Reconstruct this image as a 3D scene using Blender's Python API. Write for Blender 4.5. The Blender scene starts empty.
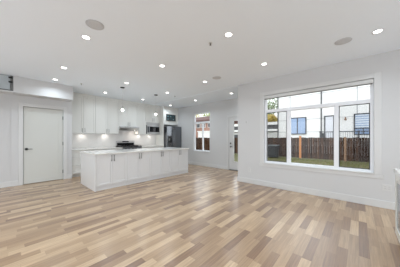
import bpy, bmesh, math, random
from mathutils import Vector, Matrix
random.seed(7)
S = bpy.context.scene
COL = S.collection
PI = math.pi

# ---------------------------------------------------------------- camera
cam_d = bpy.data.cameras.new('camera'); cam = bpy.data.objects.new('camera', cam_d); COL.objects.link(cam)
cam.location = (0, 0, 1.24)
cam.rotation_euler = (PI/2, 0, math.radians(41.99 - 90))
cam_d.sensor_width = 36; cam_d.lens = 36*176.34/400; cam_d.shift_y = 4.387/400
cam_d.clip_start = 0.05; cam_d.clip_end = 300
S.camera = cam
# ---------------------------------------------------------------- world / exposure
w = bpy.data.worlds.new('overcast_sky'); S.world = w; w.use_nodes = True
bg = w.node_tree.nodes['Background']; bg.inputs[0].default_value = (0.93, 0.965, 1.0, 1); bg.inputs[1].default_value = 2.2
S.view_settings.view_transform = 'Standard'; S.view_settings.look = 'None'
S.view_settings.gamma = 1; S.view_settings.use_curve_mapping = False
S.view_settings.exposure = 0.07
CAN_W = 5.0          # watts per recessed light
PUCK_W = 0.45

# ---------------------------------------------------------------- materials
def srgb(r, g, b):
    f = lambda c: (c/12.92 if c <= .04045 else ((c+.055)/1.055)**2.4)
    return (f(r/255), f(g/255), f(b/255), 1)
def mat(name, col, rough=.5, metal=0, spec=.5, noise=0, nscale=8, bump=0, coat=0):
    m = bpy.data.materials.new(name); m.use_nodes = True; nt = m.node_tree
    p = nt.nodes['Principled BSDF']
    p.inputs['Base Color'].default_value = col; p.inputs['Roughness'].default_value = rough
    p.inputs['Metallic'].default_value = metal; p.inputs['Specular IOR Level'].default_value = spec
    p.inputs['Coat Weight'].default_value = coat
    if noise or bump:
        tc = nt.nodes.new('ShaderNodeTexCoord'); n = nt.nodes.new('ShaderNodeTexNoise'); n.inputs['Scale'].default_value = nscale
        n.inputs['Detail'].default_value = 4
        nt.links.new(tc.outputs['Object'], n.inputs['Vector'])
    if noise:
        mx = nt.nodes.new('ShaderNodeMix'); mx.data_type = 'RGBA'
        mx.inputs['A'].default_value = tuple(c*(1-noise) for c in col[:3])+(1,)
        mx.inputs['B'].default_value = tuple(min(1, c*(1+noise)) for c in col[:3])+(1,)
        nt.links.new(n.outputs['Fac'], mx.inputs['Factor']); nt.links.new(mx.outputs['Result'], p.inputs['Base Color'])
    if bump:
        b = nt.nodes.new('ShaderNodeBump'); b.inputs['Strength'].default_value = bump; b.inputs['Distance'].default_value = .002
        nt.links.new(n.outputs['Fac'], b.inputs['Height']); nt.links.new(b.outputs['Normal'], p.inputs['Normal'])
    return m
def emis(name, col, s):
    m = bpy.data.materials.new(name); m.use_nodes = True; nt = m.node_tree
    nt.nodes.remove(nt.nodes['Principled BSDF']); e = nt.nodes.new('ShaderNodeEmission')
    e.inputs[0].default_value = col; e.inputs[1].default_value = s
    nt.links.new(e.outputs[0], nt.nodes['Material Output'].inputs[0]); return m
def glass(name, tint, refl=.06):
    m = bpy.data.materials.new(name); m.use_nodes = True; nt = m.node_tree
    nt.nodes.remove(nt.nodes['Principled BSDF'])
    t = nt.nodes.new('ShaderNodeBsdfTransparent'); t.inputs[0].default_value = tint
    g = nt.nodes.new('ShaderNodeBsdfGlossy'); g.inputs['Roughness'].default_value = .02
    x = nt.nodes.new('ShaderNodeMixShader'); x.inputs[0].default_value = refl
    nt.links.new(t.outputs[0], x.inputs[1]); nt.links.new(g.outputs[0], x.inputs[2])
    nt.links.new(x.outputs[0], nt.nodes['Material Output'].inputs[0]); return m

WALL = mat('wall_paint', srgb(211, 211, 211), .55, spec=.3, bump=.06, nscale=120)
CEIL = mat('ceiling_paint', srgb(243, 249, 255), .8, spec=.2, bump=.06, nscale=90)
TRIM = mat('trim_paint', srgb(217, 217, 216), .35)
DOORP = mat('door_paint', srgb(210, 211, 206), .38)
CABW = mat('cabinet_lacquer', srgb(231, 230, 225), .25, coat=.2)
ISLW = mat('island_lacquer', srgb(223, 223, 223), .3, coat=.2)
QUARTZ = mat('quartz', srgb(233, 231, 226), .12, noise=.04, nscale=14)
SPLASH = mat('backsplash_slab', srgb(238, 236, 234), .2, noise=.02, nscale=5)
STEEL = mat('stainless_steel', srgb(150, 152, 156), .2, metal=1)
STEELD = mat('dark_steel', srgb(98, 100, 104), .35, metal=1)
HOODM = mat('hood_steel', srgb(205, 205, 205), .42, metal=.85)
FRIDGE = mat('fridge_steel', srgb(128, 131, 135), .16, metal=1)
GUNM = mat('gunmetal', srgb(58, 58, 58), .4, metal=.6)
NICKEL = mat('brushed_nickel', srgb(150, 150, 150), .35, metal=1)
BLACK = mat('black_enamel', srgb(18, 18, 20), .3)
BLKGL = mat('black_glass', srgb(12, 13, 15), .08)
DARK = mat('dark_gap', srgb(52, 52, 50), .8)
VINYL = mat('window_vinyl', srgb(240, 242, 246), .35)
SHADE = mat('shade_cassette', srgb(214, 214, 212), .5)
GRILLE = mat('speaker_grille', srgb(206, 207, 209), .7, bump=.5, nscale=400)
PLAST = mat('white_plastic', srgb(216, 216, 215), .4)
GREYP = mat('grey_metal', srgb(120, 120, 118), .4, metal=.6)
GLASS = glass('window_glass', (.98, .985, .985, 1), .02)
SCREEN = glass('insect_mesh', (.86, .86, .86, 1), .0)
GUARDG = mat('frosted_guard_glass', srgb(184, 192, 196), .3)
CABGL = mat('frosted_cabinet_glass', srgb(136, 140, 144), .15)
LENS = emis('light_lens', (1, .985, .96, 1), 9)
BULB = emis('bulb_glow', (1, .97, .92, 1), 12)
PUCKE = emis('puck_glow', (1, .95, .9, 1), 4)
CORD = mat('cord_white', srgb(196, 196, 194), .5)
TEAL = mat('teal_glass', srgb(62, 80, 84), .15)
TEALL = mat('pale_teal_glass', srgb(118, 142, 144), .2)

def floor_material():
    m = bpy.data.materials.new('laminate_floor'); m.use_nodes = True; nt = m.node_tree; N = nt.nodes; L = nt.links
    p = N['Principled BSDF']
    tc = N.new('ShaderNodeTexCoord'); sx = N.new('ShaderNodeSeparateXYZ'); L.new(tc.outputs['Object'], sx.inputs[0])
    def M(op, a, b=None, c=None):
        n = N.new('ShaderNodeMath'); n.operation = op
        for i, v in enumerate((a, b, c)):
            if v is None: continue
            if isinstance(v, (int, float)): n.inputs[i].default_value = v
            else: L.new(v, n.inputs[i])
        return n.outputs[0]
    ry = M('DIVIDE', sx.outputs['Y'], .088); row = M('FLOOR', ry)
    wn = N.new('ShaderNodeTexWhiteNoise'); wn.noise_dimensions = '1D'; L.new(row, wn.inputs['W'])
    xo = M('ADD', M('DIVIDE', sx.outputs['X'], .52), M('MULTIPLY', wn.outputs['Value'], 7.3)); colm = M('FLOOR', xo)
    cb = N.new('ShaderNodeCombineXYZ'); L.new(row, cb.inputs[0]); L.new(colm, cb.inputs[1])
    w2 = N.new('ShaderNodeTexWhiteNoise'); w2.noise_dimensions = '2D'; L.new(cb.outputs[0], w2.inputs['Vector'])
    cr = N.new('ShaderNodeValToRGB'); L.new(w2.outputs['Value'], cr.inputs[0])
    e = cr.color_ramp; e.elements[0].position = 0; e.elements[0].color = srgb(130, 98, 72)
    e.elements[1].position = 1; e.elements[1].color = srgb(198, 168, 133)
    for pos, c in ((.12, (139, 107, 79)), (.34, (158, 127, 95)), (.6, (173, 142, 108)), (.82, (187, 157, 122))):
        k = e.elements.new(pos); k.color = srgb(*c)
    mp = N.new('ShaderNodeMapping'); L.new(tc.outputs['Object'], mp.inputs['Vector']); mp.inputs['Scale'].default_value = (1.6, 40, 1)
    off = N.new('ShaderNodeVectorMath'); off.operation = 'ADD'; L.new(mp.outputs[0], off.inputs[0]); L.new(w2.outputs['Color'], off.inputs[1])
    sc = N.new('ShaderNodeVectorMath'); sc.operation = 'SCALE'; L.new(w2.outputs['Color'], sc.inputs[0]); sc.inputs['Scale'].default_value = 40
    L.new(sc.outputs[0], off.inputs[1])
    gn = N.new('ShaderNodeTexNoise'); gn.inputs['Scale'].default_value = 1.6; gn.inputs['Detail'].default_value = 6; gn.inputs['Roughness'].default_value = .65
    L.new(off.outputs[0], gn.inputs['Vector'])
    mr = N.new('ShaderNodeMapRange'); L.new(gn.outputs['Fac'], mr.inputs['Value'])
    mr.inputs['From Min'].default_value = .3; mr.inputs['From Max'].default_value = .7; mr.inputs['To Min'].default_value = .74; mr.inputs['To Max'].default_value = 1.16
    fy = M('FRACT', ry); fx = M('FRACT', xo)
    ey = M('LESS_THAN', fy, .025); ex = M('LESS_THAN', fx, .005)
    seam = M('SUBTRACT', 1, M('MULTIPLY', M('MAXIMUM', ey, ex), .18))
    val = M('MULTIPLY', mr.outputs[0], seam)
    mul = N.new('ShaderNodeVectorMath'); mul.operation = 'SCALE'; L.new(cr.outputs[0], mul.inputs[0]); L.new(val, mul.inputs['Scale'])
    L.new(mul.outputs[0], p.inputs['Base Color'])
    p.inputs['Roughness'].default_value = .4; p.inputs['Specular IOR Level'].default_value = .5; p.inputs['Coat Weight'].default_value = .8; p.inputs['Coat Roughness'].default_value = .25; p.inputs['Coat IOR'].default_value = 1.6
    b = N.new('ShaderNodeBump'); b.inputs['Strength'].default_value = .12; b.inputs['Distance'].default_value = .001
    L.new(gn.outputs['Fac'], b.inputs['Height']); L.new(b.outputs[0], p.inputs['Normal'])
    return m
FLOORM = floor_material()

# ---------------------------------------------------------------- mesh helpers
class MB:
    def __init__(s): s.bm = bmesh.new()
    def box(s, x0, x1, y0, y1, z0, z1, mi=0):
        if x0 > x1: x0, x1 = x1, x0
        if y0 > y1: y0, y1 = y1, y0
        if z0 > z1: z0, z1 = z1, z0
        v = [s.bm.verts.new(c) for c in ((x0,y0,z0),(x1,y0,z0),(x1,y1,z0),(x0,y1,z0),(x0,y0,z1),(x1,y0,z1),(x1,y1,z1),(x0,y1,z1))]
        for f in ((3,2,1,0),(4,5,6,7),(0,1,5,4),(1,2,6,5),(2,3,7,6),(3,0,4,7)):
            s.bm.faces.new([v[i] for i in f]).material_index = mi
        return s
    def lathe(s, prof, c, axis='z', n=28, smooth=True):
        """prof: list of (radius, height along axis)"""
        rings = []
        for r, h in prof:
            ring = []
            for k in range(n):
                a = 2*PI*k/n; u, v = r*math.cos(a), r*math.sin(a)
                co = {'z': (u, v, h), 'y': (v, h, u), 'x': (h, u, v)}[axis]
                ring.append(s.bm.verts.new((c[0]+co[0], c[1]+co[1], c[2]+co[2])))
            rings.append(ring)
        for a, b in zip(rings, rings[1:]):
            for k in range(n):
                f = s.bm.faces.new((a[k], a[(k+1) % n], b[(k+1) % n], b[k])); f.smooth = smooth
        s.bm.faces.new(rings[0][::-1]); s.bm.faces.new(rings[-1])
        return s
    def cyl(s, r, c, h0, h1, axis='z', n=20): return s.lathe([(r, h0), (r, h1)], c, axis, n)
    def tube(s, pts, r, n=8):
        rings = []
        for i, p in enumerate(pts):
            p = Vector(p); a = Vector(pts[max(0, i-1)]); b = Vector(pts[min(len(pts)-1, i+1)])
            d = (b-a).normalized(); up = Vector((0, 0, 1)) if abs(d.z) < .9 else Vector((1, 0, 0))
            u = d.cross(up).normalized(); v = d.cross(u)
            rr = r[i] if isinstance(r, (list, tuple)) else r
            rings.append([s.bm.verts.new(p+u*rr*math.cos(2*PI*k/n)+v*rr*math.sin(2*PI*k/n)) for k in range(n)])
        for a, b in zip(rings, rings[1:]):
            for k in range(n):
                f = s.bm.faces.new((a[k], a[(k+1) % n], b[(k+1) % n], b[k])); f.smooth = True
        s.bm.faces.new(rings[0][::-1]); s.bm.faces.new(rings[-1]); return s
    def prism(s, poly, ext):
        """poly list of 3D points, ext vector"""
        a = [s.bm.verts.new(p) for p in poly]; b = [s.bm.verts.new(Vector(p)+Vector(ext)) for p in poly]; n = len(poly)
        s.bm.faces.new(a[::-1]); s.bm.faces.new(b)
        for k in range(n): s.bm.faces.new((a[k], a[(k+1) % n], b[(k+1) % n], b[k]))
        return s
    def build(s, name, m, parent=None, bevel=0, loc=None, **props):
        bmesh.ops.recalc_face_normals(s.bm, faces=s.bm.faces)
        o0 = Vector(loc) if loc is not None else None
        if o0 is None and parent is not None: o0 = None
        me = bpy.data.meshes.new(name)
        if o0 is not None:
            bmesh.ops.translate(s.bm, verts=s.bm.verts, vec=-o0)
        s.bm.to_mesh(me); s.bm.free()
        for mm in (m if isinstance(m, (list, tuple)) else [m]): me.materials.append(mm)
        o = bpy.data.objects.new(name, me); COL.objects.link(o)
        if o0 is not None: o.location = o0
        if parent is not None:
            o.parent = parent
            o.matrix_parent_inverse = pinv(parent)
        if bevel:
            b = o.modifiers.new('bevel', 'BEVEL'); b.width = bevel; b.segments = 2; b.limit_method = 'ANGLE'
        for k, v in props.items(): o[k] = v
        return o
def wmat(o):
    mm = Matrix.LocRotScale(o.location, o.rotation_euler, o.scale)
    return (wmat(o.parent) @ o.matrix_parent_inverse @ mm) if o.parent else mm
def pinv(p): return wmat(p).inverted()
def tag(o, label, cat, group=None, kind=None):
    if label: o['label'] = label
    if cat: o['category'] = cat
    if group: o['group'] = group
    if kind: o['kind'] = kind
    return o
def thing(name, loc, label, cat, group=None):
    o = bpy.data.objects.new(name, None); COL.objects.link(o); o.location = loc; o.empty_display_size = .1
    return tag(o, label, cat, group)
def struct(name, loc=(0, 0, 0)):
    o = bpy.data.objects.new(name, None); COL.objects.link(o); o.location = loc; o['kind'] = 'structure'; return o
def copy_tree(o, parent=None, dx=(0, 0, 0)):
    c = o.copy(); COL.objects.link(c); c.parent = parent
    if parent is None: c.location = Vector(o.location)+Vector(dx)
    else: c.matrix_parent_inverse = o.matrix_parent_inverse.copy()
    for ch in list(o.children):
        if ch is not c: copy_tree(ch, c)
    return c

# ================================================================ ROOM
H = 2.746; XW = 4.494; XF = 5.871; YD = 6.578; YK = 7.30; YS = 6.20
XL = -1.8; YB = -3.0; YJ = 2.58; XK = 1.40; T = .16
MB().box(XL-T, XF+T, YB-T, YK+.4, -.12, 0).build('floor', FLOORM, kind='structure')
c = MB().box(XL-T, XW, YB-T, YK+.4, H, H+.15).box(XW, XF+T, YJ-T, YK+T, H-.012, H+.15)
c.build('ceiling', CEIL, kind='structure')
# window wall (X = XW), opening y -0.206..1.82, z 0.58..2.32
WY0, WY1, WZ0, WZ1 = -.206, 1.82, .585, 2.325
b = MB().box(XW, XW+T, YB, WY0, 0, H).box(XW, XW+T, WY1, YJ, 0, H).box(XW, XW+T, WY0, WY1, 0, WZ0).box(XW, XW+T, WY0, WY1, WZ1, H)
b.build('wall_right', WALL, kind='structure')
MB().box(XW+T, XF+T, YJ-T, YJ, 0, H-.012).build('wall_return', WALL, kind='structure')
# far wall (X = XF)
FY0, FY1, FZ0, FZ1 = 4.72, 5.69, .63, 2.365
DY0, DY1, DZ1 = 2.90, 3.785, 2.045
b = MB().box(XF, XF+T, YJ, DY0, 0, H-.012).box(XF, XF+T, DY0, DY1, DZ1, H-.012).box(XF, XF+T, DY1, FY0, 0, H-.012)
b.box(XF, XF+T, FY0, FY1, 0, FZ0).box(XF, XF+T, FY0, FY1, FZ1, H-.012).box(XF, XF+T, FY1, YK, 0, H-.012)
b.build('wall_far', WALL, kind='structure')
MB().box(XK-.11, XF+T, YK, YK+T, 0, H).build('wall_back', WALL, kind='structure')
# closet wall (Y = YD) with door opening, its kitchen side and the stub
CX0, CX1, CZ = .335, 1.185, 2.07
XN = .15     # corner where the stair opening starts
b = MB().box(XN-.03, CX0, YD, YD+.12, 0, H).box(CX0, CX1, YD, YD+.12, CZ, H).box(CX1, XK, YD, YD+.12, 0, H).box(XK-.11, XK, YD+.12, YK, 0, H)
b.build('wall_closet', WALL, kind='structure')
# wall under the stair opening, slightly set back
MB().box(XL, XN-.03, YD+.02, YD+.12, 0, 2.36).build('wall_stair', WALL, kind='structure')
MB().box(XL, XK-.11, YD+1.0, YD+1.08, 0, H).box(XN-.03, XN+.05, YD+.12, YD+1.0, 0, H).box(XL, XN-.03, YD+.12, YD+1.0, 2.2, 2.3).build('wall_stairwell', WALL, kind='structure')
MB().box(XN, 1.345, YS, YD, 2.345, H).build('trim_1', WALL, bevel=.004, kind='structure')          # bulkhead over the door
MB().box(XL, XN, YS+.02, YD+.02, 2.345, 2.375).build('trim_2', TRIM, kind='structure')               # ledge under the stair opening
MB().prism([(-.35, YD+.018, 1.72), (.12, YD+.018, 2.268), (.12, YD+.018, 2.24), (-.35, YD+.018, 1.69)], (0, -.004, 0)).build('trim_3', WALL, kind='structure')
# walls behind the viewpoint, each with a broad unseen opening added to let daylight in
b = MB().box(XL-T, XL, YB-T, -2.2, 0, H).box(XL-T, XL, -2.2, 5.8, 0, .06).box(XL-T, XL, -2.2, 5.8, 2.15, H).box(XL-T, XL, 5.8, YK+.4, 0, H)
b.build('wall_left', WALL, kind='structure')
b = MB().box(XL, -1.4, YB-T, YB, 0, H).box(-1.4, 4.0, YB-T, YB, 0, .06).box(-1.4, 4.0, YB-T, YB, 2.15, H).box(4.0, XW+T, YB-T, YB, 0, H)
b.build('wall_front', WALL, kind='structure')

# baseboards
def baseboard(name, *boxes):
    m = MB()
    for q in boxes: m.box(*q)
    m.build(name, TRIM, bevel=.004, kind='structure')
BBH = .13; BT = .014
baseboard('baseboard_right', (XW-BT, XW, YB, YJ+BT, 0, BBH))
baseboard('baseboard_far', (XF-BT, XF, DY1+.07, YK-.9, 0, BBH))
baseboard('baseboard_closet', (XN-.03, CX0-.09, YD-BT, YD, 0, BBH), (CX1+.09, XK, YD-BT, YD, 0, BBH))
baseboard('baseboard_stair', (XL, XN-.03, YD+.02-BT, YD+.02, 0, BBH))

# ---- windows
def window(n, X, y0, y1, z0, z1, mulls, ztr, fw=.05, depth=.07, screens=(), mh=.04):
    r = struct('window_%d' % n, (X, (y0+y1)/2, z0))
    xf0, xf1 = X+.045, X+.045+depth
    f = MB().box(xf0, xf1, y0, y0+fw, z0, z1).box(xf0, xf1, y1-fw, y1, z0, z1).box(xf0, xf1, y0+fw, y1-fw, z0, z0+fw+.015).box(xf0, xf1, y0+fw, y1-fw, z1-fw, z1)
    f.build('window_frame', VINYL, r, bevel=.004)
    MB().box(xf0-.006, xf1, y0+fw, y1-fw, ztr-.038, ztr+.038).build('transom', VINYL, r, bevel=.004)
    for my in mulls:
        MB().box(xf0-.004, xf1, my-mh, my+mh, z0+fw+.015, ztr-.038).build('mullion', VINYL, r, bevel=.004)
    ys = [y0+fw]+[q for my in sorted(mulls) for q in (my-mh, my+mh)]+[y1-fw]
    xg = xf0+.035
    for i in range(0, len(ys), 2):
        a, bb = ys[i], ys[i+1]
        MB().box(xg, xg+.006, a, bb, z0+fw+.015, ztr-.038).build('pane', GLASS, r)
        if i//2 in screens:
            sw = .012; zz0, zz1 = z0+fw+.015, ztr-.038
            s = MB().box(xf0+.005, xf0+.02, a, a+sw, zz0, zz1).box(xf0+.005, xf0+.02, bb-sw, bb, zz0, zz1).box(xf0+.005, xf0+.02, a+sw, bb-sw, zz0, zz0+sw).box(xf0+.005, xf0+.02, a+sw, bb-sw, zz1-sw, zz1)
            so = s.build('screen_frame', DARK, r)
            MB().box(xf0+.011, xf0+.014, a+sw, bb-sw, zz0+sw, zz1-sw).build('insect_screen', SCREEN, so)
    MB().box(xg, xg+.006, y0+fw, y1-fw, ztr+.038, z1-fw).build('pane', GLASS, r)
    return r
W1 = window(1, XW, WY0, WY1, WZ0, WZ1, (.34, 1.245), 1.925, screens=(0, 2))
# flat casing, stool and apron
b = MB().box(XW-.014, XW, WY0-.10, WY0, WZ0, WZ1+.09).box(XW-.014, XW, WY1, WY1+.10, WZ0, WZ1+.09).box(XW-.014, XW, WY0, WY1, WZ1, WZ1+.09)
b.build('window_casing', TRIM, W1, bevel=.003)
MB().box(XW-.03, XW+.05, WY0-.0, WY1+.0, WZ0-.001, WZ0+.018).build('window_stool', TRIM, W1, bevel=.003)
MB().box(XW-.012, XW, WY0-.12, WY1+.12, WZ0-.075, WZ0-.003).build('window_apron', TRIM, W1, bevel=.003)
W2 = window(2, XF, FY0, FY1, FZ0, FZ1, (5.17,), 1.93, fw=.045, mh=.024)
MB().box(XF-.02, XF+.045, FY0+.002, FY1-.002, FZ0-.001, FZ0+.016).build('window_stool', TRIM, W2, bevel=.003)

# roller shade cassette in the big window
rs = thing('roller_shade', (XW+.02, .8, WZ1-.1), 'rolled up grey white roller shade cassette across the top of the big triple window', 'roller shade')
MB().box(XW-.02, XW+.04, WY0+.006, WY1-.006, WZ1-.085, WZ1-.012).build('cassette', SHADE, rs, bevel=.008)
MB().box(XW+.0, XW+.03, WY0+.02, WY1-.02, WZ1-.098, WZ1-.088).build('bottom_rail', GREYP, rs)

# ---- closet door
D1 = struct('door_1', (.76, YD, 0))
def shaker(m, x0, x1, z0, z1, yf, th=.02, rail=.06, rec=.011):
    """door leaf facing -Y, front face at yf, recessed centre panel"""
    yb = yf+th
    m.box(x0, x0+rail, yf, yb, z0, z1).box(x1-rail, x1, yf, yb, z0, z1)
    m.box(x0+rail, x1-rail, yf, yb, z0, z0+rail).box(x0+rail, x1-rail, yf, yb, z1-rail, z1)
    m.box(x0+rail, x1-rail, yf+rec, yb, z0+rail, z1-rail)
    return m
m = MB(); shaker(m, CX0+.008, CX1-.008, .012, CZ-.009, YD+.012, th=.036, rail=.11, rec=.006); m.build('door_leaf', DOORP, D1)
MB().box(CX0, CX1, YD+.075, YD+.09, 0, CZ).build('gap_shade_sheet', DARK, D1)  # dark sheet behind the leaf; shade of the door gap is in its colour
cs = MB()
cs.box(CX0-.09, CX0, YD-.018, YD, 0, CZ+.09).box(CX1, CX1+.09, YD-.018, YD, 0, CZ+.09).box(CX0, CX1, YD-.018, YD, CZ, CZ+.09)
cs.build('door_casing', TRIM, D1, bevel=.004)
hd = MB().cyl(.034, (CX0+.065, YD+.012, .94), -.012, 0, 'y').cyl(.01, (CX0+.065, YD+.012, .94), -.05, -.012, 'y').tube([(CX0+.06, YD-.033, .94), (CX0+.12, YD-.035, .94), (CX0+.18, YD-.03, .938)], .009)
hd.build('door_handle', GUNM, D1, label='dark metal lever handle on a round rose')
for z in (.24, 1.07, 1.83):
    MB().box(CX1-.014, CX1+.008, YD-.006, YD+.011, z-.05, z+.05).build('hinge', GUNM, D1)

# ---- patio door in the far wall
D2 = struct('door_2', (XF, 3.36, 0))
m = MB()
dx0, dx1 = XF+.012, XF+.056
gy0, gy1, gz0, gz1 = DY0+.16, DY1-.225, .33, 1.89
m.box(dx0, dx1, gy1, DY1-.03, .02, DZ1-.03).box(dx0, dx1, DY0+.03, gy0, .02, DZ1-.03).box(dx0, dx1, gy0, gy1, .02, gz0).box(dx0, dx1, gy0, gy1, gz1, DZ1-.03)
m.build('door_leaf', TRIM, D2)
MB().box(dx0+.018, dx0+.026, gy0, gy1, gz0, gz1).build('pane', GLASS, D2)
m = MB(); l = .02
m.box(dx0-.008, dx0, gy1, gy1+l, gz0-l, gz1+l).box(dx0-.008, dx0, gy0-l, gy0, gz0-l, gz1+l).box(dx0-.008, dx0, gy0, gy1, gz0-l, gz0).box(dx0-.008, dx0, gy0, gy1, gz1, gz1+l)
m.build('glazing_bead', TRIM, D2)
m = MB().box(XF+.001, XF+.12, DY1-.028, DY1, 0, DZ1).box(XF+.001, XF+.12, DY0, DY0+.028, 0, DZ1).box(XF+.001, XF+.12, DY0+.028, DY1-.028, DZ1-.028, DZ1)
m.build('door_jamb', TRIM, D2)
m = MB().box(XF-.016, XF, DY1, DY1+.07, 0, DZ1+.07).box(XF-.016, XF, DY0-.07, DY0, 0, DZ1+.07).box(XF-.016, XF, DY0, DY1, DZ1, DZ1+.07)
m.build('door_casing', TRIM, D2, bevel=.003)
MB().box(XF-.02, XF+.12, DY0+.028, DY1-.028, .001, .016).build('threshold', STEELD, D2)
MB().cyl(.028, (dx0, DY1-.095, 1.03), -.014, 0, 'x').cyl(.013, (dx0, DY1-.095, 1.03), -.03, -.014, 'x').build('deadbolt', GUNM, D2)
MB().cyl(.028, (dx0, DY1-.095, .90), -.012, 0, 'x').cyl(.01, (dx0, DY1-.095, .90), -.05, -.012, 'x').tube([(dx0-.045, DY1-.09, .90), (dx0-.047, DY1-.16, .90), (dx0-.04, DY1-.2, .898)], .009).build('door_handle', GUNM, D2)

# ---- glass guard of the stair opening
g = thing('glass_guard', (-.3, YS+.05, 2.375), 'grey tinted glass guard with dark clamps in the stair opening left of the bulkhead', 'glass guard')
MB().box(-1.6, .095, YS+.04, YS+.05, 2.40, 2.735).build('guard_pane', GUARDG, g)
MB().box(-1.7, .148, YS+.03, YS+.06, 2.376, 2.398).build('bottom_rail', STEELD, g)
MB().box(.10, .148, YS+.035, YS+.055, 2.398, 2.742).build('end_post', GREYP, g)
for z in (2.69, 2.585):
    MB().box(.07, .14, YS+.015, YS+.034, z-.018, z+.018).build('glass_clamp', BLACK, g, bevel=.004)

# ================================================================ KITCHEN
def bar_handle(p, x, z, yf, L=.14, r=.006, wd=None):
    m = MB().tube([(x, yf-.028, z-L/2), (x, yf-.028, z+L/2)], r, 10)
    for dz in (-L/2+.018, L/2-.018): m.tube([(x, yf, z+dz), (x, yf-.028, z+dz)], r*.8, 8)
    return m.build('handle', NICKEL, p)
def hbar_handle(p, x, z, yf, L=.14, r=.006):
    m = MB().tube([(x-L/2, yf-.028, z), (x+L/2, yf-.028, z)], r, 10)
    for dx in (-L/2+.018, L/2-.018): m.tube([(x+dx, yf, z), (x+dx, yf-.028, z)], r*.8, 8)
    return m.build('handle', NICKEL, p)
def open_box(m, x0, x1, y0, y1, z0, z1, t=.018):
    m.box(x0, x0+t, y0, y1, z0, z1).box(x1-t, x1, y0, y1, z0, z1).box(x0+t, x1-t, y0, y1, z0, z0+t).box(x0+t, x1-t, y0, y1, z1-t, z1).box(x0+t, x1-t, y1-.01, y1, z0+t, z1-t)
    return m
UY = 6.97
def upper(x0, x1, z0, z1, label, hz, doors=2, yf=UY, top=None, hinge=None, name='upper_cabinet'):
    r = thing(name, ((x0+x1)/2, YK, z0), label, 'kitchen cabinet', 'wall cabinets of the kitchen run')
    e = .0015; x0 += e; x1 -= e
    open_box(MB(), x0, x1, yf+.021, YK-.003, z0, H-.003).build('cabinet_body', CABW, r)
    MB().box(x0, x1, yf+.002, yf+.021, z1+.003, H-.003).build('crown_filler', CABW, r)
    n = doors; w_ = (x1-x0)/n
    for i in range(n):
        a, b_ = x0+i*w_+.002, x0+(i+1)*w_-.002
        d = shaker(MB(), a, b_, z0+.002, z1, yf, rail=.055).build('door', CABW, r)
        hx = (b_-.036 if (i == 0 if n == 2 else hinge == 'L') else a+.036)
        bar_handle(d, hx, hz, yf)
    return r
ZU = 2.66
MB().box(XK+.002, 1.438, UY, YK-.003, 1.40, H-.003).build('filler_panel', CABW, label='narrow white filler strip between closet wall and first wall cabinet', category='filler panel')
upper(1.44, 2.18, 1.40, ZU, 'tall white two door wall cabinet nearest the closet wall', 1.50)
upper(2.18, 3.0, 1.40, ZU, 'tall white two door wall cabinet just left of the range hood', 1.50)
upper(3.0, 3.80, 1.70, ZU, 'short white two door wall cabinet directly above the range hood', 1.80)
upper(3.80, 4.17, 1.40, ZU, 'narrow white single door wall cabinet between hood and microwave', 1.50, doors=1, hinge='R')
upper(4.17, 4.92, 1.945, ZU, 'white two door wall cabinet above the microwave shelf', 2.06)
# microwave shelf box
r = thing('microwave_shelf', (4.545, YK, 1.40), 'open white shelf box holding the microwave beside the fridge panel', 'shelf')
open_box(MB(), 4.1715, 4.9185, UY, YK-.003, 1.40, 1.943, t=.02).build('shelf_box', CABW, r)
# fridge enclosure
r = thing('tall_end_panel', (4.935, YK, 0), 'full height white panel standing left of the steel fridge', 'panel')
MB().box(4.922, 4.948, 6.70, YK-.003, 0, H-.016).build('side_panel', CABW, r, bevel=.002)
r = thing('fridge_cabinet', (5.41, YK, 1.86), 'white cabinet with plain front above the steel fridge', 'kitchen cabinet')
open_box(MB(), 4.9495, XF-.003, 6.78+.021, YK-.003, 1.86, H-.016).build('cabinet_body', CABW, r)
MB().box(4.9495, XF-.003, 6.78, 6.80, 1.863, H-.016).build('front_panel', CABW, r, bevel=.002)
# dark panel on it
r = thing('dark_glass_panel', (5.41, 6.78, 2.06), 'small dark teal glass panel with pale squares above the fridge', 'panel')
MB().box(5.13, 5.69, 6.752, 6.779, 2.06, 2.37).build('panel_frame', BLACK, r, bevel=.004)
m = MB()
for i in range(3):
    for j in range(2): m.box(5.165+i*.165, 5.165+i*.165+.13, 6.747, 6.7515, 2.09+j*.135, 2.09+j*.135+.11)
m.build('panel_glass', TEAL, r)
for i, j in ((0, 0), (0, 1), (1, 1), (2, 0)): MB().box(5.18+i*.165, 5.18+i*.165+.07, 6.7445, 6.7465, 2.105+j*.135, 2.105+j*.135+.05).build('panel_display', TEALL, r)

# base cabinets
BY = 6.66; CZT = .875
def base(x0, x1, label, kind):
    r = thing('base_cabinet', ((x0+x1)/2, YK, 0), label, 'kitchen cabinet', 'base cabinets along the back wall')
    x0 += .0015; x1 -= .0015
    open_box(MB(), x0, x1, BY+.021, YK-.003, .10, CZT-.032).build('cabinet_body', CABW, r)
    MB().box(x0, x1, BY+.07, BY+.085, 0, .10).build('toe_kick', CABW, r)
    zt = CZT-.036
    if kind == 'drawers':
        for a, b_ in ((.104, .36), (.364, .62), (.624, zt)):
            d = shaker(MB(), x0+.0015, x1-.0015, a, b_, BY, rail=.045).build('drawer', CABW, r)
            hbar_handle(d, (x0+x1)/2, (a+b_)/2+.03, BY)
    else:
        n = 2 if x1-x0 > .5 else 1; w_ = (x1-x0)/n
        for i in range(n):
            a, b_ = x0+i*w_+.0015, x0+(i+1)*w_-.0015
            d = shaker(MB(), a, b_, .104, zt, BY, rail=.055).build('door', CABW, r)
            bar_handle(d, b_-.03 if i == 0 else a+.03, zt-.11, BY)
base(1.405, 2.02, 'white base cabinet with drawers beside the closet wall', 'drawers')
base(2.02, 3.01, 'white two door base cabinet left of the range', 'doors')
base(3.795, 4.92, 'white two door base cabinet between range and fridge panel', 'doors')
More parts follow.
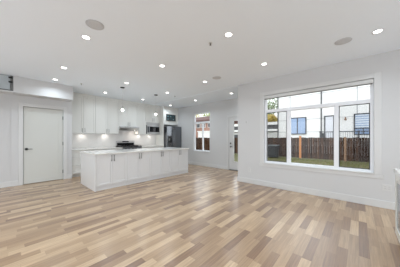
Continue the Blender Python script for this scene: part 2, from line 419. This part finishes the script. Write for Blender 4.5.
for x0, x1, lb in ((1.403, 3.012, 'pale quartz worktop between closet wall and range'), (3.793, 4.92, 'short pale quartz worktop between range and fridge panel')):
    MB().box(x0, x1, BY-.025, YK-.003, CZT-.03, CZT).build('worktop', QUARTZ, bevel=.003, label=lb, category='worktop', group='back wall worktops')
MB().box(1.403, 4.92, YK-.0025, YK-.0005, CZT+.001, 1.70).build('backsplash', SPLASH, label='pale slab backsplash on the kitchen wall under the wall cabinets', category='backsplash')

# under-cabinet lights
def puck(x, y, z, lb):
    r = thing('cabinet_light', (x, y, z), lb, 'light', 'spotlights under the wall cabinets')
    MB().lathe([(.032, -.008), (.034, -.001)], (x, y, z)).build('housing', NICKEL, r)
    MB().lathe([(.024, -.011), (.026, -.0085)], (x, y, z)).build('lens', PUCKE, r)
    ld = bpy.data.lights.new('puck_lamp', 'AREA'); ld.shape = 'DISK'; ld.size = .05; ld.energy = PUCK_W; ld.color = (1, .95, .88)
    lo = bpy.data.objects.new('puck_lamp', ld); COL.objects.link(lo); lo.location = (x, y, z-.015); lo.parent = r; lo.matrix_parent_inverse = pinv(r)
puck(1.84, 7.18, 1.40, 'glowing spotlight under the wall cabinet nearest the closet wall')
puck(2.60, 7.18, 1.40, 'glowing spotlight under the wall cabinet left of the hood')
puck(3.98, 7.18, 1.40, 'glowing spotlight under the narrow cabinet right of the hood')
puck(4.52, 7.18, 1.40, 'glowing spotlight under the microwave shelf')

# range hood
r = thing('range_hood', (3.4, 6.9, 1.55), 'slim stainless range hood under the short cabinet', 'range hood')
hx0, hx1 = 3.004, 3.796
MB().prism([(hx0, 6.83, 1.64), (hx0, 6.83, 1.695), (hx0, YK-.003, 1.695), (hx0, YK-.003, 1.56), (hx0, 6.95, 1.56)], (hx1-hx0, 0, 0)).build('hood_body', HOODM, r, bevel=.003)
MB().box(hx0+.05, hx1-.05, 6.97, 7.22, 1.553, 1.559).build('filter', STEELD, r)
for x in (3.2, 3.3, 3.4): MB().cyl(.009, (x, 6.83, 1.668), -.006, 0, 'y', 12).build('button', BLACK, r)
MB().lathe([(.02, -.009), (.022, -.001)], (3.68, 7.02, 1.553)).build('hood_lamp', PUCKE, r)
ld = bpy.data.lights.new('hood_light', 'AREA'); ld.shape = 'DISK'; ld.size = .05; ld.energy = .9; ld.color = (1, .88, .76)
lo = bpy.data.objects.new('hood_light', ld); COL.objects.link(lo); lo.location = (3.68, 7.05, 1.538); lo.parent = r; lo.matrix_parent_inverse = pinv(r)

# range
r = thing('range_stove', (3.4, 6.95, 0), 'black and stainless range with backguard standing under the hood', 'range')
rx0, rx1 = 3.018, 3.787; ry = 6.62
MB().box(rx0, rx1, ry+.03, YK-.004, .10, .885).build('oven_body', BLACK, r)
MB().box(rx0+.03, rx1-.03, ry+.09, YK-.1, 0, .10).build('plinth', BLACK, r)
MB().box(rx0, rx1, ry-.005, YK-.004, .885, .905).build('cooktop', BLACK, r, bevel=.004)
MB().box(rx0+.004, rx1-.004, ry, ry+.03, .25, .75).build('oven_door', STEEL, r, bevel=.004)
MB().box(rx0+.1, rx1-.1, ry-.003, ry-.0005, .36, .64).build('oven_window', BLKGL, r)
MB().tube([(rx0+.06, ry-.045, .715), (rx1-.06, ry-.045, .715)], .011).tube([(rx0+.09, ry, .715), (rx0+.09, ry-.045, .715)], .008).tube([(rx1-.09, ry, .715), (rx1-.09, ry-.045, .715)], .008).build('oven_handle', STEEL, r)
MB().box(rx0+.004, rx1-.004, ry, ry+.03, .11, .24).build('storage_drawer', STEEL, r, bevel=.004)
MB().box(rx0+.002, rx1-.002, ry, ry+.03, .76, .883).build('control_fascia', STEEL, r, bevel=.004)
for i in range(5): MB().lathe([(.024, -.005), (.02, -.03)], (rx0+.1+i*.142, ry, .82), 'y', 16).build('knob', BLACK, r)
MB().box(rx0, rx1, 7.23, YK-.004, .905, 1.125).build('backguard', HOODM, r, bevel=.006)
MB().box(rx0+.03, rx1-.03, 7.224, 7.2295, .935, 1.035).build('backguard_band', BLKGL, r)
MB().box(rx0+.24, rx1-.26, 7.224, 7.2295, 1.06, 1.105).build('clock_display', BLKGL, r)
for i in range(3):
    gx = rx0+.02+i*.25; m = MB(); z = .945
    for xx in (gx, gx+.218): m.box(xx, xx+.012, ry+.03, 7.2, z-.012, z)
    for k in range(5): yy = ry+.03+k*.137; m.box(gx+.012, gx+.218, yy, yy+.01, z-.012, z)
    for xx in (gx, gx+.218):
        for yy in (ry+.03, 7.18): m.box(xx, xx+.012, yy, yy+.012, .905, z-.012)
    m.build('grate', BLACK, r)
    for yy in (6.76, 7.06): MB().lathe([(.045, .001), (.045, .012), (.03, .02)], (gx+.115, yy, .905), 'z', 16).build('burner', BLACK, r)

# microwave
r = thing('microwave', (4.55, 7.1, 1.42), 'stainless microwave with black door window on the shelf by the fridge', 'microwave')
mx0, mx1, my, mz0, mz1 = 4.225, 4.885, 6.95, 1.4225, 1.80
MB().box(mx0, mx1, my+.02, 7.27, mz0, mz1).build('microwave_body', STEELD, r)
MB().box(mx0, mx1, my, my+.02, mz0, mz1).build('front_frame', HOODM, r, bevel=.004)
MB().box(mx0+.13, mx1-.015, my-.006, my-.0005, mz0+.085, mz1-.05).build('door_window', BLKGL, r)
MB().box(mx0+.02, mx0+.10, my-.005, my-.0005, mz0+.06, mz1-.05).build('control_strip', STEELD, r)
MB().tube([(mx0+.115, my-.03, mz0+.06), (mx0+.115, my-.03, mz1-.05)], .008).tube([(mx0+.115, my, mz0+.08), (mx0+.115, my-.03, mz0+.08)], .006).tube([(mx0+.115, my, mz1-.07), (mx0+.115, my-.03, mz1-.07)], .006).build('handle', STEEL, r)
r = thing('trim_kit', (4.55, UY, 1.81), 'stainless filler strip above the microwave', 'trim')
MB().box(4.195, 4.893, UY+.01, UY+.02, 1.808, 1.921).build('filler_strip', HOODM, r)

# refrigerator
r = thing('refrigerator', (5.4, 6.9, 0), 'stainless two door fridge with black water dispenser beside the far wall', 'refrigerator')
fx0, fx1 = 4.955, 5.852; fy = 6.50
MB().box(fx0+.004, fx1-.004, fy+.075, 7.24, .02, 1.765).build('fridge_body', STEELD, r, bevel=.004)
fsplit = 5.345
dl = MB().box(fx0, 5.035, fy, fy+.07, .08, 1.78).box(5.235, fsplit-.003, fy, fy+.07, .08, 1.78).box(5.035, 5.235, fy, fy+.07, .08, 1.02).box(5.035, 5.235, fy, fy+.07, 1.34, 1.78).build('freezer_door', FRIDGE, r)
d2 = MB().box(fsplit+.003, fx1, fy, fy+.07, .08, 1.78).build('fridge_door', FRIDGE, r, bevel=.008)
MB().box(5.036, 5.234, fy+.045, fy+.069, 1.021, 1.339).build('dispenser_recess', BLACK, dl)
MB().box(5.036, 5.234, fy-.004, fy+.045, 1.26, 1.339).build('dispenser_panel', BLKGL, dl)
MB().box(5.10, 5.17, fy+.02, fy+.044, 1.12, 1.22).build('dispenser_paddle', NICKEL, dl)
for xx, d in ((fsplit-.04, dl), (fsplit+.04, d2)):
    MB().tube([(xx, fy-.05, .62), (xx, fy-.055, 1.1), (xx, fy-.05, 1.6)], .012).tube([(xx, fy, .66), (xx, fy-.05, .66)], .009).tube([(xx, fy, 1.56), (xx, fy-.05, 1.56)], .009).build('handle', STEEL, d)
MB().box(fx0+.01, fx1-.01, fy+.03, fy+.075, .0, .075).build('kick_grille', BLACK, r)

# island
IX0, IX1, IY0, IY1 = 1.395, 4.375, 4.505, 5.63
pr_ = thing('island_end_panel', (IX0, 5.07, 0), 'white end panel of the island facing the closet door', 'panel', 'island end panels')
MB().box(IX0, IX0+.03, IY0, IY1, 0, CZT-.0315).build('end_board', ISLW, pr_, bevel=.002)
pr_ = thing('island_end_panel', (IX1, 5.07, 0), 'white end panel of the island facing the narrow far window', 'panel', 'island end panels')
MB().box(IX1-.03, IX1, IY0, IY1, 0, CZT-.0315).build('end_board', ISLW, pr_, bevel=.002)
cw = (IX1-IX0-.062)/4
names = ['first white two door island cabinet at the end near the closet door', 'second white island cabinet, just right of the one nearest the closet door',
         'third white island cabinet, next to the one at the far window end', 'last white two door island cabinet at the end near the far window']
for i in range(4):
    x0 = IX0+.031+i*cw+.001; x1 = x0+cw-.002
    r = thing('island_cabinet', ((x0+x1)/2, IY0, 0), names[i], 'kitchen cabinet', 'cabinets of the kitchen island')
    open_box(MB(), x0, x1, IY0+.021, IY1-.02, .10, CZT-.0315).build('cabinet_body', ISLW, r)
    MB().box(x0, x1, IY0+.03, IY0+.045, 0, .10).build('toe_kick', ISLW, r)
    MB().box(x0, x1, IY1-.019, IY1-.001, 0, CZT-.0315).build('back_panel', ISLW, r)
    hw_ = (x1-x0)/2
    for k in range(2):
        a, b_ = x0+k*hw_+.0012, x0+(k+1)*hw_-.0012
        d = shaker(MB(), a, b_, .103, CZT-.036, IY0, rail=.055).build('door', ISLW, r)
        bar_handle(d, b_-.03 if k == 0 else a+.03, .745, IY0, L=.15, r=.007)
MB().box(IX0-.015, IX1+.03, IY0-.03, IY1+.03, CZT-.03, CZT).build('island_worktop', QUARTZ, bevel=.003, label='long pale quartz worktop of the kitchen island', category='worktop')

# low cabinet with glass front at the right edge
r = thing('low_cabinet', (2.5, -.6, 0), 'low white cabinet with glass front at the right edge of the floor', 'cabinet')
qx0, qx1, qy0, qy1, qt = 1.7, 3.235, -.95, -.335, .86
m = MB().box(qx0, qx1, qy0, qy1-.022, .0, .07).box(qx0, qx0+.02, qy0, qy1-.022, .07, .81).box(qx1-.02, qx1, qy0, qy1-.022, .07, .81).box(qx0+.02, qx1-.02, qy0, qy0+.012, .07, .81).box(qx0+.02, qx1-.02, qy0+.012, qy1-.022, .79, .81).box(qx0+.02, qx1-.02, qy0+.012, qy1-.05, .42, .44)
m.build('cabinet_body', CABW, r)
MB().box(qx0-.01, qx1+.02, qy0, qy1+.012, .812, qt).build('cabinet_top', CABW, r, bevel=.004)
mid = (qx0+qx1)/2
for a, b_ in ((qx0, mid-.002), (mid+.002, qx1)):
    st = .085
    m = MB().box(a, a+st, qy1-.02, qy1, .075, .805).box(b_-st, b_, qy1-.02, qy1, .075, .805).box(a+st, b_-st, qy1-.02, qy1, .075, .075+st).box(a+st, b_-st, qy1-.02, qy1, .805-st, .805)
    d = m.build('door', CABW, r)
    MB().box(a+st, b_-st, qy1-.013, qy1-.008, .075+st, .805-st).build('pane', CABGL, d)

# ================================================================ CEILING FITTINGS
cans = [(.82, 3.03, 'round recessed ceiling light just below the leftmost ceiling speaker'),
 (2.19, 1.41, 'recessed ceiling light beside the sprinkler in the middle of the ceiling'),
 (3.53, -.2, 'recessed ceiling light beyond the right speaker, nearest the right picture edge'),
 (.86, 4.70, 'upper of the two recessed lights in front of the white bulkhead'),
 (.88, 5.81, 'recessed ceiling light closest to the white bulkhead over the closet door'),
 (2.25, 6.25, 'recessed ceiling light above the wall cabinets left of the pendants'),
 (2.25, 4.73, 'recessed ceiling light next to the canopy of the left pendant'),
 (2.21, 3.05, 'recessed ceiling light alone between the middle sprinkler and the pendants'),
 (3.60, 3.06, 'recessed ceiling light beside the small far ceiling speaker'),
 (3.63, 4.73, 'recessed ceiling light just above the canopy of the right pendant'),
 (3.64, 6.29, 'recessed ceiling light in front of the cabinets over the range'),
 (5.09, 4.83, 'recessed ceiling light in front of the narrow far window'),
 (5.10, 3.17, 'recessed ceiling light in front of the glass patio door'),
 (3.54, 1.43, 'recessed ceiling light nearest the left end of the big window'),
 (5.09, 6.40, 'recessed ceiling light in front of the cabinet above the fridge')]
back = [(.82, 1.40), (.82, -.2), (2.19, -.2), (-.6, 3.03), (-.6, 4.70), (-.6, 1.4), (-.6, -1.2), (.82, -1.8), (2.2, -1.8), (3.53, -1.8)]  # unseen lights added behind the camera to brighten the room
def make_can(x, y, z, lb):
    r = thing('ceiling_light', (x, y, z), lb, 'ceiling light', 'recessed ceiling lights')
    MB().lathe([(.062, 0), (.062, -.004), (.05, -.006), (.047, -.002), (.047, 0)], (x, y, z), n=32).build('trim_ring', PLAST, r)
    MB().lathe([(.046, 0), (.046, -.0025)], (x, y, z), n=32).build('lens', LENS, r)
    ld = bpy.data.lights.new('can_lamp', 'AREA'); ld.shape = 'DISK'; ld.size = .085; ld.energy = CAN_W; ld.spread = math.radians(145); ld.color = (.80, .91, 1)
    lo = bpy.data.objects.new('can_lamp', ld); COL.objects.link(lo); lo.location = (x, y, z-.01); lo.parent = r; lo.matrix_parent_inverse = pinv(r)
    return r
zc = lambda x: (H if x < XW else H-.012)
proto = make_can(cans[0][0], cans[0][1], H-.0005, cans[0][2])
for x, y, lb in cans[1:]+[(x, y, 'added recessed ceiling light, unseen behind the viewpoint') for x, y in back]:
    o = copy_tree(proto); o.location = (x, y, zc(x)-.0005); o['label'] = lb

spk = [(.81, 2.61, 'large round ceiling speaker grille nearest the left light', .108), (3.53, .18, 'round ceiling speaker grille over the big window', .108),
       (3.56, 2.64, 'round ceiling speaker grille farthest away near the middle', .108)]
p0 = None
for x, y, lb, rr in spk:
    if p0 is None:
        p0 = thing('ceiling_speaker', (x, y, H), lb, 'speaker', 'round ceiling speakers')
        MB().lathe([(rr, -.0005), (rr, -.006), (rr-.008, -.008), (rr-.01, -.0005)], (x, y, H), n=40).build('rim', GRILLE, p0)
        MB().lathe([(rr-.011, -.0005), (rr-.011, -.006), (rr-.03, -.007)], (x, y, H), n=40).build('grille', GRILLE, p0)
    else:
        o = copy_tree(p0); o.location = (x, y, H); o['label'] = lb
p0 = None
for x, y, lb in ((2.19, 1.75, 'small grey sprinkler head in the middle of the ceiling'), (1.43, 5.71, 'small grey sprinkler head to the right of the white bulkhead'), (4.11, 4.91, 'tiny grey sprinkler head beyond the right pendant')):
    if p0 is None:
        p0 = thing('sprinkler_head', (x, y, H), lb, 'sprinkler', 'ceiling sprinkler heads')
        MB().lathe([(.03, -.0005), (.028, -.005), (.012, -.008)], (x, y, H), n=20).build('escutcheon', PLAST, p0)
        MB().lathe([(.008, -.008), (.008, -.03), (.016, -.032), (.016, -.035)], (x, y, H), n=14).build('deflector', GREYP, p0)
    else:
        o = copy_tree(p0); o.location = (x, y, H); o['label'] = lb
# pendants
p0 = None
for x, y, lb in ((2.36, 5.23, 'slim pendant with dark canopy and bare globe bulb over the island, left one'), (3.55, 5.27, 'slim pendant with dark canopy and bare globe bulb over the island, near the fridge')):
    if p0 is None:
        p0 = thing('pendant_light', (x, y, H), lb, 'pendant lamp', 'pendants over the island')
        MB().lathe([(.062, -.0005), (.062, -.018), (.03, -.026)], (x, y, H)).build('canopy', GUNM, p0)
        MB().tube([(x, y, H-.026), (x, y, 2.13)], .0018, 6).build('cord', CORD, p0)
        MB().lathe([(.012, -.575), (.014, -.62), (.012, -.64)], (x, y, H), n=14).build('socket', GREYP, p0)
        prof = [(.04*math.sin(PI*k/12)*.9+.001, 2.065-H+.036*math.cos(PI*k/12)) for k in range(13)]
        MB().lathe(prof, (x, y, H), n=20).build('bulb', BULB, p0)
    else:
        o = copy_tree(p0); o.location = (x, y, H); o['label'] = lb

# outlets, thermostat
def outlet(y, z, wd, n, lb):
    r = thing('wall_outlet', (XW, y, z), lb, 'outlet')
    MB().box(XW-.006, XW-.0003, y-wd/2, y+wd/2, z-.058, z+.058).build('cover_plate', PLAST, r, bevel=.002)
    for i in range(n):
        yy = y+(i-(n-1)/2)*.048
        MB().box(XW-.0085, XW-.0062, yy-.017, yy+.017, z-.034, z+.034).build('socket', PLAST, r)
        m = MB()
        for dz in (-.018, .018):
            for dy in (-.006, .006): m.box(XW-.0092, XW-.0086, yy+dy-.0012, yy+dy+.0012, z+dz-.004, z+dz+.006)
        m.build('slots', DARK, r)
outlet(2.22, .365, .072, 1, 'white single outlet low on the wall left of the big window')
outlet(-.372, .365, .118, 2, 'white double outlet low on the wall by the glass front cabinet')
r = thing('thermostat', (XW, 2.31, 1.67), 'small pale thermostat on the wall left of the big window', 'thermostat')
MB().box(XW-.02, XW-.0003, 2.285, 2.335, 1.64, 1.70).build('thermostat_case', PLAST, r, bevel=.004)
MB().box(XW-.0215, XW-.0203, 2.297, 2.323, 1.668, 1.688).build('thermostat_display', GREYP, r)

# ================================================================ OUTSIDE
GZ = -.30
GRND = mat('lawn_ground', srgb(98, 94, 62), .95, noise=.4, nscale=2.5)
MB().box(XF+T+.05, 60, -40, 60, GZ-.1, GZ).build('ground', GRND, kind='structure')
MB().box(-30, XF+T+.05, -40, YB-T-.05, GZ-.1, GZ).box(-30, XL-T-.05, YB-T-.05, 60, GZ-.1, GZ).build('bounce_ground', mat('bounce_white', srgb(238, 240, 243), .9, noise=.03, nscale=3), kind='structure')  # unseen pale ground, added to bounce daylight up onto the ceiling
# grass blades
GRASS = mat('grass_blades', srgb(104, 112, 58), .8, noise=.5, nscale=1.5)
bm = bmesh.new()
for i in range(6500):
    x = random.uniform(9, 14.9); y = random.uniform(-2.5, 12); h = random.uniform(.04, .11); a = random.uniform(0, PI); w_ = .016
    dx, dy = math.cos(a)*w_, math.sin(a)*w_
    if 13.4 < x < 14.6 and 4.4 < y < 5.5: continue
    bm.faces.new([bm.verts.new((x-dx, y-dy, GZ)), bm.verts.new((x+dx, y+dy, GZ)), bm.verts.new((x+random.uniform(-.03, .03), y+random.uniform(-.03, .03), GZ+h))])
me = bpy.data.meshes.new('grass'); bm.to_mesh(me); bm.free(); me.materials.append(GRASS)
o = bpy.data.objects.new('grass', me); COL.objects.link(o); tag(o, 'patchy green grass along the foot of the wooden fence', 'grass', kind='stuff')

def fence_mat():
    m = bpy.data.materials.new('weathered_fence'); m.use_nodes = True; nt = m.node_tree; N = nt.nodes; L = nt.links
    p = N['Principled BSDF']; p.inputs['Roughness'].default_value = .95; p.inputs['Specular IOR Level'].default_value = .08
    tc = N.new('ShaderNodeTexCoord'); sx = N.new('ShaderNodeSeparateXYZ'); L.new(tc.outputs['Object'], sx.inputs[0])
    d = N.new('ShaderNodeMath'); d.operation = 'DIVIDE'; L.new(sx.outputs['Y'], d.inputs[0]); d.inputs[1].default_value = .14
    f = N.new('ShaderNodeMath'); f.operation = 'FLOOR'; L.new(d.outputs[0], f.inputs[0])
    wn = N.new('ShaderNodeTexWhiteNoise'); wn.noise_dimensions = '1D'; L.new(f.outputs[0], wn.inputs['W'])
    mp = N.new('ShaderNodeMapping'); mp.inputs['Scale'].default_value = (8, 8, 1.2); L.new(tc.outputs['Object'], mp.inputs[0])
    n = N.new('ShaderNodeTexNoise'); n.inputs['Scale'].default_value = 1.2; n.inputs['Detail'].default_value = 5; L.new(mp.outputs[0], n.inputs['Vector'])
    a = N.new('ShaderNodeMath'); a.operation = 'MULTIPLY_ADD'; L.new(wn.outputs['Value'], a.inputs[0]); a.inputs[1].default_value = .45; L.new(n.outputs['Fac'], a.inputs[2])
    cr = N.new('ShaderNodeValToRGB'); L.new(a.outputs[0], cr.inputs[0])
    e = cr.color_ramp; e.elements[0].position = .35; e.elements[0].color = srgb(38, 26, 20); e.elements[1].position = 1.0; e.elements[1].color = srgb(92, 66, 48)
    k = e.elements.new(.7); k.color = srgb(60, 41, 30)
    L.new(cr.outputs[0], p.inputs['Base Color']); return m
FENCE = fence_mat()
POSTN = mat('new_post', srgb(196, 130, 78), .8, noise=.15); POSTM = mat('old_post', srgb(150, 118, 92), .85, noise=.15); POSTD = mat('dark_post', srgb(84, 66, 54), .85)
fr = thing('wooden_fence', (15, 4, GZ), 'long dark brown weathered board fence across the back yard', 'fence')
posts = [3.28+2.62*k for k in range(-5, 6)]
FT = 1.26
for a, b_ in zip(posts, posts[1:]):
    m = MB(); y = a+.01
    while y < b_-.05:
        hh = FT+random.uniform(-.02, .02)
        m.box(15.0, 15.02, y, min(y+.132, b_-.005), GZ+.04, hh); y += .14
    m.box(15.02, 15.06, a, b_, GZ+.3, GZ+.39).box(15.02, 15.06, a, b_, FT-.3, FT-.21)
    m.build('board_panel', FENCE, fr)
for y in posts:
    new = abs(y-3.28) < .1; mid_ = abs(y-.66) < .1
    f0 = 14.9 if (new or mid_) else 15.06
    m = MB().box(f0, f0+.1, y-.065, y+.065, GZ, FT+(.12 if new else .03))
    o = m.build('post', POSTN if new else POSTM if mid_ else POSTD, fr)
    if new: o['label'] = 'new orange brown post'
    if mid_: o['label'] = 'light brown post'

# garbage bin
bd = mat('bin_plastic', srgb(34, 36, 38), .6)
r = thing('garbage_bin', (14, 4.95, GZ), 'dark plastic wheeled garbage bin standing before the fence', 'garbage bin')
m = MB(); bm = m.bm
v = [bm.verts.new(q) for q in ((13.72, 4.66, GZ+.06), (14.26, 4.66, GZ+.06), (14.26, 5.24, GZ+.06), (13.72, 5.24, GZ+.06), (13.62, 4.58, .62), (14.36, 4.58, .62), (14.36, 5.32, .62), (13.62, 5.32, .62))]
for f in ((3,2,1,0),(4,5,6,7),(0,1,5,4),(1,2,6,5),(2,3,7,6),(3,0,4,7)): bm.faces.new([v[i] for i in f])
m.build('bin_body', bd, r, bevel=.02)
MB().box(13.59, 14.4, 4.55, 5.35, .625, .69).build('lid', mat('bin_lid', srgb(96, 102, 106), .5), r, bevel=.02)
for y in (4.7, 5.2): MB().cyl(.1, (14.3, y, GZ+.1), -.03, .03, 'y', 16).build('wheel', BLACK, r)

# neighbour house
STUC = mat('white_stucco', srgb(240, 240, 238), .9, noise=.02, nscale=3)
SLAB = mat('concrete', srgb(150, 150, 148), .9); CHAR = mat('charcoal_metal', srgb(62, 64, 68), .5); REV = mat('joint_grey', srgb(178, 180, 182), .8)
WING = mat('reflective_window', srgb(142, 166, 200), .08, spec=.8); BLIND = mat('blue_blinds', srgb(205, 216, 228), .5); WDOOR = mat('pale_door', srgb(206, 208, 214), .3)
nb = thing('white_house', (21, 0, GZ), 'white modern house with dark framed windows behind the fence', 'house')
MB().box(21, 30, -10, 6.93, GZ, 7.4).build('house_wall', STUC, nb)
MB().box(20.8, 30.2, -10.2, 7.13, 7.4, 7.65).build('roof_slab', CHAR, nb)
m = MB()
for z in (.6, 1.86, 3.17, 4.42, 5.68): m.box(20.985, 20.9995, -10, 6.93, z-.02, z+.02)
for y in (5.6, .10, -3.2): m.box(20.985, 20.9995, y-.035, y+.035, GZ+.1, 7.35)
m.build('panel_joints', REV, nb)
MB().cyl(.05, (20.93, 2.75, 0), GZ+.1, 7.35, 'z', 12).build('downpipe', CHAR, nb)
MB().cyl(.05, (20.93, 6.86, 0), GZ+.1, 7.35, 'z', 12).build('downpipe', CHAR, nb)
def hwin(y0, y1, z0, z1, mul, fw=.09, pm=WING, nm='window'):
    m = MB().box(20.93, 20.999, y0, y0+fw, z0, z1).box(20.93, 20.999, y1-fw, y1, z0, z1).box(20.93, 20.999, y0+fw, y1-fw, z0, z0+fw).box(20.93, 20.999, y0+fw, y1-fw, z1-fw, z1)
    for a in mul: m.box(*a)
    f = m.build(nm, CHAR, nb)
    return f
f = hwin(4.03, 5.72, 1.62, 3.42, [(20.93, 20.999, 4.83, 4.91, 1.71, 3.33)])
MB().box(20.96, 20.99, 4.12, 5.63, 1.71, 3.33).build('pane', WING, f)
f = hwin(-.92, .33, 1.5, 3.40, [(20.93, 20.999, -.83, .24, 2.05, 2.13), (20.93, 20.999, -.33, -.27, 1.59, 2.05)])
m = MB(); z = 2.16
while z < 3.3: m.box(20.95, 20.965, -.82, .23, z, z+.13); z += .2
m.build('blinds', BLIND, f)
MB().box(20.975, 20.99, -.83, .24, 1.59, 3.31).build('pane', WING, f)
f = hwin(1.70, 2.52, .95, 3.40, [], fw=.11, nm='balcony_door')
MB().box(20.95, 20.99, 1.81, 2.41, 1.06, 3.29).build('door_pane', WDOOR, f)
MB().box(20.86, 20.999, .82, .98, 2.86, 2.98).box(20.84, 20.95, .85, .95, 2.98, 3.14).build('wall_lamp', mat('lamp_bronze', srgb(150, 120, 100), .5), nb)
MB().box(17.0, 20.98, -6, 2.45, .62, .85).build('deck', SLAB, nb)
for y in (2.3, .0, -2.5, -5): MB().box(17.1, 17.24, y-.07, y+.07, GZ, .62).build('deck_post', CHAR, nb)
m = MB().box(17.0, 17.05, -6, 2.38, 1.68, 1.74).box(17.0, 17.05, -6, 2.38, .92, .96)
y = -5.9
while y < 2.3: m.box(17.015, 17.035, y, y+.022, .96, 1.68); y += .13
for y in (2.3, .0, -2.5, -5): m.box(16.99, 17.06, y-.04, y+.04, .85, 1.78)
m.build('railing', CHAR, nb)
MB().box(17.1, 17.5, 2.0, 2.3, .851, 1.62).build('meter_box', CHAR, nb)

# pale carport and shed left of the house
PALE = mat('pale_siding', srgb(214, 214, 212), .8); ROOFG = mat('roof_grey', srgb(92, 92, 94), .9)
sh = thing('pale_shed', (25, 10.5, GZ), 'pale low shed with stepped white eaves beyond the fence, left of the white house', 'shed')
MB().box(23.4, 27, 7.4, 15, GZ, 2.0).build('shed_wall', PALE, sh)
MB().box(23.0, 27.2, 7.3, 15.2, 2.12, 2.38).build('fascia', STUC, sh)
MB().box(23.5, 27, 7.4, 15, 2.38, 2.95).build('upper_wall', ROOFG, sh)
MB().box(23.1, 27.2, 7.3, 15.2, 2.95, 3.3).build('fascia', STUC, sh)
MB().box(23.3, 23.39, 12.9, 14.3, .3, 1.7).build('shed_window', CHAR, sh)
# salmon house seen through the narrow far window
SALM = mat('salmon_stucco', srgb(158, 122, 108), .9, noise=.05, nscale=2); BRN = mat('brown_roof', srgb(96, 70, 66), .9)
fh = thing('salmon_house', (26, 21, GZ), 'salmon pink house with brown roof seen through the narrow far window', 'house')
MB().box(24, 31, 17.5, 27, GZ, 4.1).build('house_wall', SALM, fh)
MB().prism([(23.4, 17, 4.1), (31.6, 17, 4.1), (31.6, 17, 4.3), (27.5, 17, 5.6), (23.4, 17, 4.4)], (0, 10.5, 0)).build('roof', BRN, fh)
MB().box(22.4, 23.95, 17.4, 20.6, GZ, 2.25).build('white_porch', STUC, fh)
MB().box(22.3, 23.98, 17.3, 20.7, 2.25, 2.4).build('porch_roof', STUC, fh)
for y in (18.8, 20.3, 21.5): 
    f = MB().box(23.93, 23.998, y, y+.9, 3.05, 3.85).build('window', STUC, fh)
    MB().box(23.9, 23.929, y+.1, y+.8, 3.13, 3.77).build('pane', CHAR, f)

# trees
def leafm(name, c): return mat(name, c, .8, noise=.35, nscale=1.2)
def tree(x, y, h, rad, m, lb, n=2600, zc0=None, sq=1.0):
    r = thing('tree', (x, y, GZ), lb, 'tree', 'trees beyond the fence')
    zc0 = h*.62 if zc0 is None else zc0
    tr = MB().tube([(x, y, GZ), (x+.1, y, zc0*.5), (x-.05, y+.1, zc0+.3), (x, y, h*.85)], [.22, .17, .12, .04], 8)
    for k in range(6):
        a = k*1.05; z0 = zc0*(.6+.08*k)
        tr.tube([(x, y, z0), (x+math.cos(a)*rad*.4, y+math.sin(a)*rad*.4, z0+rad*.4), (x+math.cos(a)*rad*.7, y+math.sin(a)*rad*.7, z0+rad*.75)], [.07, .05, .02], 6)
    tr.build('trunk', mat('bark', srgb(86, 72, 60), .9), r)
    bm = bmesh.new(); cl = []
    for k in range(16):
        while True:
            q = Vector((random.uniform(-1, 1), random.uniform(-1, 1), random.uniform(-1, 1)))
            if q.length < 1: break
        cl.append((Vector((x, y, zc0+rad*.5))+Vector((q.x*rad*.75, q.y*rad*.75, q.z*rad*.8*sq)), rad*random.uniform(.3, .5)))
    for i in range(n):
        c_, s_ = random.choice(cl); d = Vector((random.gauss(0, 1), random.gauss(0, 1), random.gauss(0, 1))).normalized()*s_*random.uniform(.5, 1)
        p = c_+d; u = Vector((random.gauss(0, 1), random.gauss(0, 1), random.gauss(0, 1))).normalized(); v = u.orthogonal().normalized(); l = random.uniform(.1, .2)
        bm.faces.new([bm.verts.new(p-u*l), bm.verts.new(p+v*l*.6), bm.verts.new(p+u*l), bm.verts.new(p-v*l*.6)])
    me = bpy.data.meshes.new('foliage'); bm.to_mesh(me); bm.free(); me.materials.append(m)
    o = bpy.data.objects.new('foliage', me); COL.objects.link(o); o.parent = r; o.matrix_parent_inverse = pinv(r)
GRN = leafm('green_leaves', srgb(120, 138, 92)); YEL = leafm('autumn_leaves', srgb(206, 186, 106)); LIM = leafm('lime_leaves', srgb(170, 184, 72))
tree(36, 13.5, 10.8, 3.6, GRN, 'grey green leafy tree rising behind the pale shed')
tree(29.2, 10.6, 4.6, 1.2, YEL, 'yellow autumn tree low behind the pale shed', n=1500, zc0=3.3)
tree(33, 26.5, 8.6, 3.0, LIM, 'lime green tree above the salmon house roof, right one', n=2600)
tree(33, 32.0, 7.6, 2.6, YEL, 'pale yellow tree above the salmon house roof, left one', n=2200)
